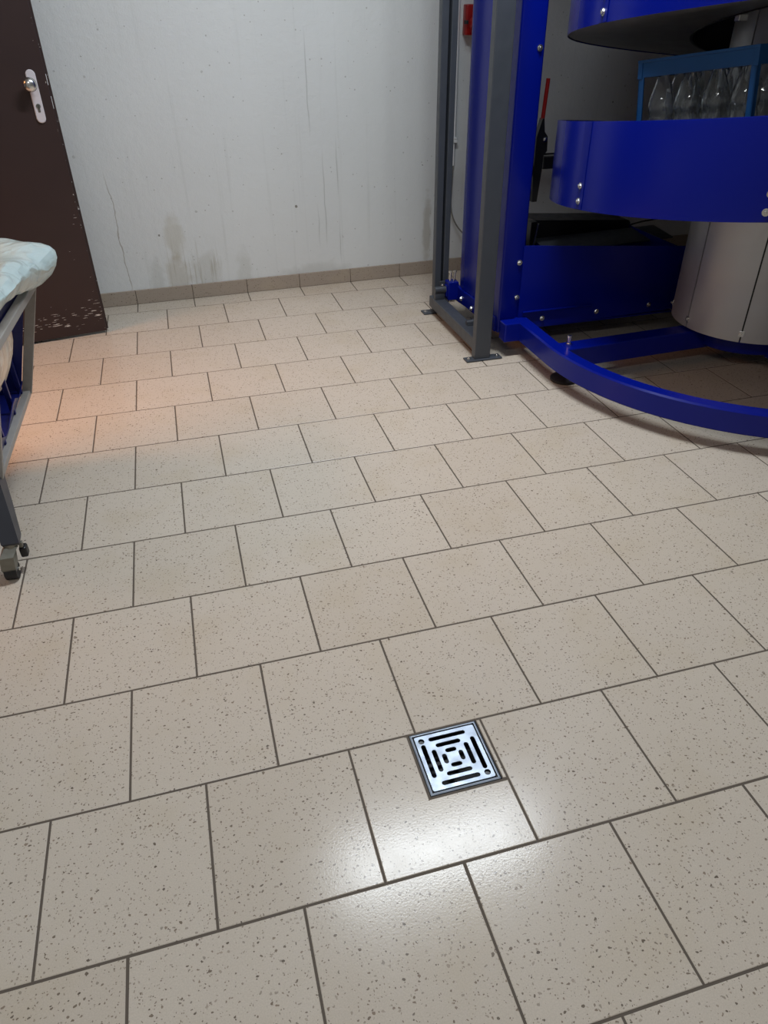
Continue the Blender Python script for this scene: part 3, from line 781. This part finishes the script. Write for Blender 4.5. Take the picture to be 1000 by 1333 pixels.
# blue rim on the rails
b = bmesh.new()
ro = [(-.656, 1.482), (-.688, .942), (-1.190, .942), (-1.170, 1.482)]; ri = [(-.690, 1.455), (-.720, .970), (-1.16, .970), (-1.14, 1.455)]
loft(b, [[Q(x, y, zt_ - .018) for x, y in ro], [Q(x, y, zt_ + .028) for x, y in ro], [Q(x, y, zt_ + .028) for x, y in ri], [Q(x, y, zt_ - .018) for x, y in ri]], caps=False)
link('rim', b, M['tblue'], tr, label='blue plastic rim')
for (px, py, sx, sy) in ((-.752, .838, -.765, .925), (-1.11, .838, -1.09, .925), (-.985, 1.40, -.96, 1.38), (-1.13, 1.40, -1.08, 1.38)):
    b = bmesh.new()
    def rect(cx, cy, hx, hy, z): return [Q(cx + s * hx, cy + q * hy, z) for s, q in ((-1, -1), (1, -1), (1, 1), (-1, 1))]
    loft(b, [rect(px, py, .021, .018, .108), rect(px, py, .023, .022, .116), rect((px + sx) / 2, (py + sy) / 2, .022, .028, .19), rect(sx, sy, .020, .032, zb_ + .005)])
    lg = link('leg', b, M['dk'], tr)
    b = bmesh.new()
    wx, wy = px - .022, py - .012
    cyl(b, Q(px - .004, py, .098), Q(px - .004, py, .110), .019, n=20)
    loft(b, [rect(px - .004, py, .0175, .016, .100), rect(wx + .004, wy, .018, .024, .080), rect(wx, wy - .006, .0185, .022, .045), rect(wx, wy - .012, .0165, .010, .030)])
    box(b, Q(px + .010, py + .008, .078), Q(px + .020, py + .020, .096), .002)
    cs = link('castor_fork', b, M['castor'], tr, label='worn metal castor fork')
    b = bmesh.new(); cyl(b, Q(wx - .016, wy - .004, .025), Q(wx + .016, wy - .004, .025), .025, n=28); link('castor_wheel', b, M['rubber'], cs, smooth=True)
    b = bmesh.new(); box(b, Q(px + .006, py + .006, .045), Q(px + .026, py + .034, .078), .005); link('brake_tab', b, M['black'], cs)
    b = bmesh.new(); cyl(b, Q(wx - .021, wy - .004, .027), Q(wx + .021, wy - .004, .027), .006, n=12); link('axle_bolt', b, M['bolt'], cs)

# plastic liner pulled over the rim and sagging inside
def bag_mesh():
    bm = bmesh.new()
    prof = [  # (grow outward, z)
        (.012, .642), (.034, .640), (.062, .655), (.080, .684), (.076, .715), (.045, .738), (.005, .746), (-.035, .738), (-.055, .700), (-.055, .640), (-.052, .560), (-.055, .48), (-.095, .40), (-.150, .33), (-.22, .30)]
    n = 120; rings = []
    cx0, cy0 = -.92, 1.21; hx, hy = .262, .285
    for j, (g, z) in enumerate(prof):
        ring = []
        for k in range(n):
            a = 2 * PI * k / n; ca_, sa_ = math.cos(a), math.sin(a)
            e = 5.0
            rr = 1 / ((abs(ca_) ** e + abs(sa_) ** e) ** (1 / e))
            bx = hx * rr * ca_; by = hy * rr * sa_
            L = math.hypot(bx, by); ux, uy = bx / L, by / L
            cor_ = max(0, math.cos(a - math.radians(50))) ** 12
            low = max(0, math.cos(a + math.radians(40))) ** 2
            gg = g * (1 + 1.45 * cor_ - .55 * low) if g > 0 else g
            zz = z - (.035 * cor_ if j < 3 else 0) + (.035 * low if j < 4 else 0) - (.02 * low if 4 <= j < 9 else 0)
            if z < .6 and j > 8: tight = 0
            else: tight = 0
            p = Vector((cx0 + bx + ux * (gg - tight * (1 if ux > 0 else .6)), cy0 + by + uy * (gg * .6 if uy > 0 else gg), zz))
            q = Vector((p.x * 7, p.y * 7, z * 9))
            nn = noise.noise(q) ; n2 = noise.noise(q * 3.1 + Vector((5, 1, 2))); fold = 1 - 2 * abs(math.sin(a * 9 + z * 22 + 2.5 * nn)) ** .5
            amp = .017 if 0 < j < 9 else .010
            p += Vector((ux, uy, 0)) * (nn * amp * 1.5 + n2 * amp * 1.0 + fold * .005) + Vector((0, 0, 1)) * (n2 * amp * .5 + nn * amp * .8)
            ring.append(p)
        rings.append(ring)
    loft(bm, rings, caps=False)
    bm.faces.new([v for v in bm.verts][-n:])
    return bm
o = link('bin_liner', bag_mesh(), M['bag'], None, smooth=True)
for p in o.data.polygons: p.use_smooth = True
sol = o.modifiers.new('film', 'SUBSURF'); sol.levels = 1; sol.render_levels = 1
o['label'] = 'thin white plastic bin bag pulled over the rim of the blue and grey trolley'; o['category'] = 'bin bag'

# ------------------------------------------------------------------ ceiling light fittings (above the frame; their lamps are set at the top; the rear one is added for fill)
for (n, x, y, lab) in (('a', .76, 1.33, 'long white ceiling light above the floor drain side of the conveyor'), ('b', -.55, -1.5, 'long white fill light added behind the camera')):
    tl = thing('ceiling_light', lab, 'light', (x, y, 3.0))
    b = bmesh.new(); box(b, (-.64, -.075, -.045), (.64, .075, -.001), .006); link('lamp_body', b, M['lampb'], tl)
    b = bmesh.new(); box(b, (-.61, -.055, -.060), (.61, .055, -.045), .006); link('diffuser', b, M['lamp'], tl)
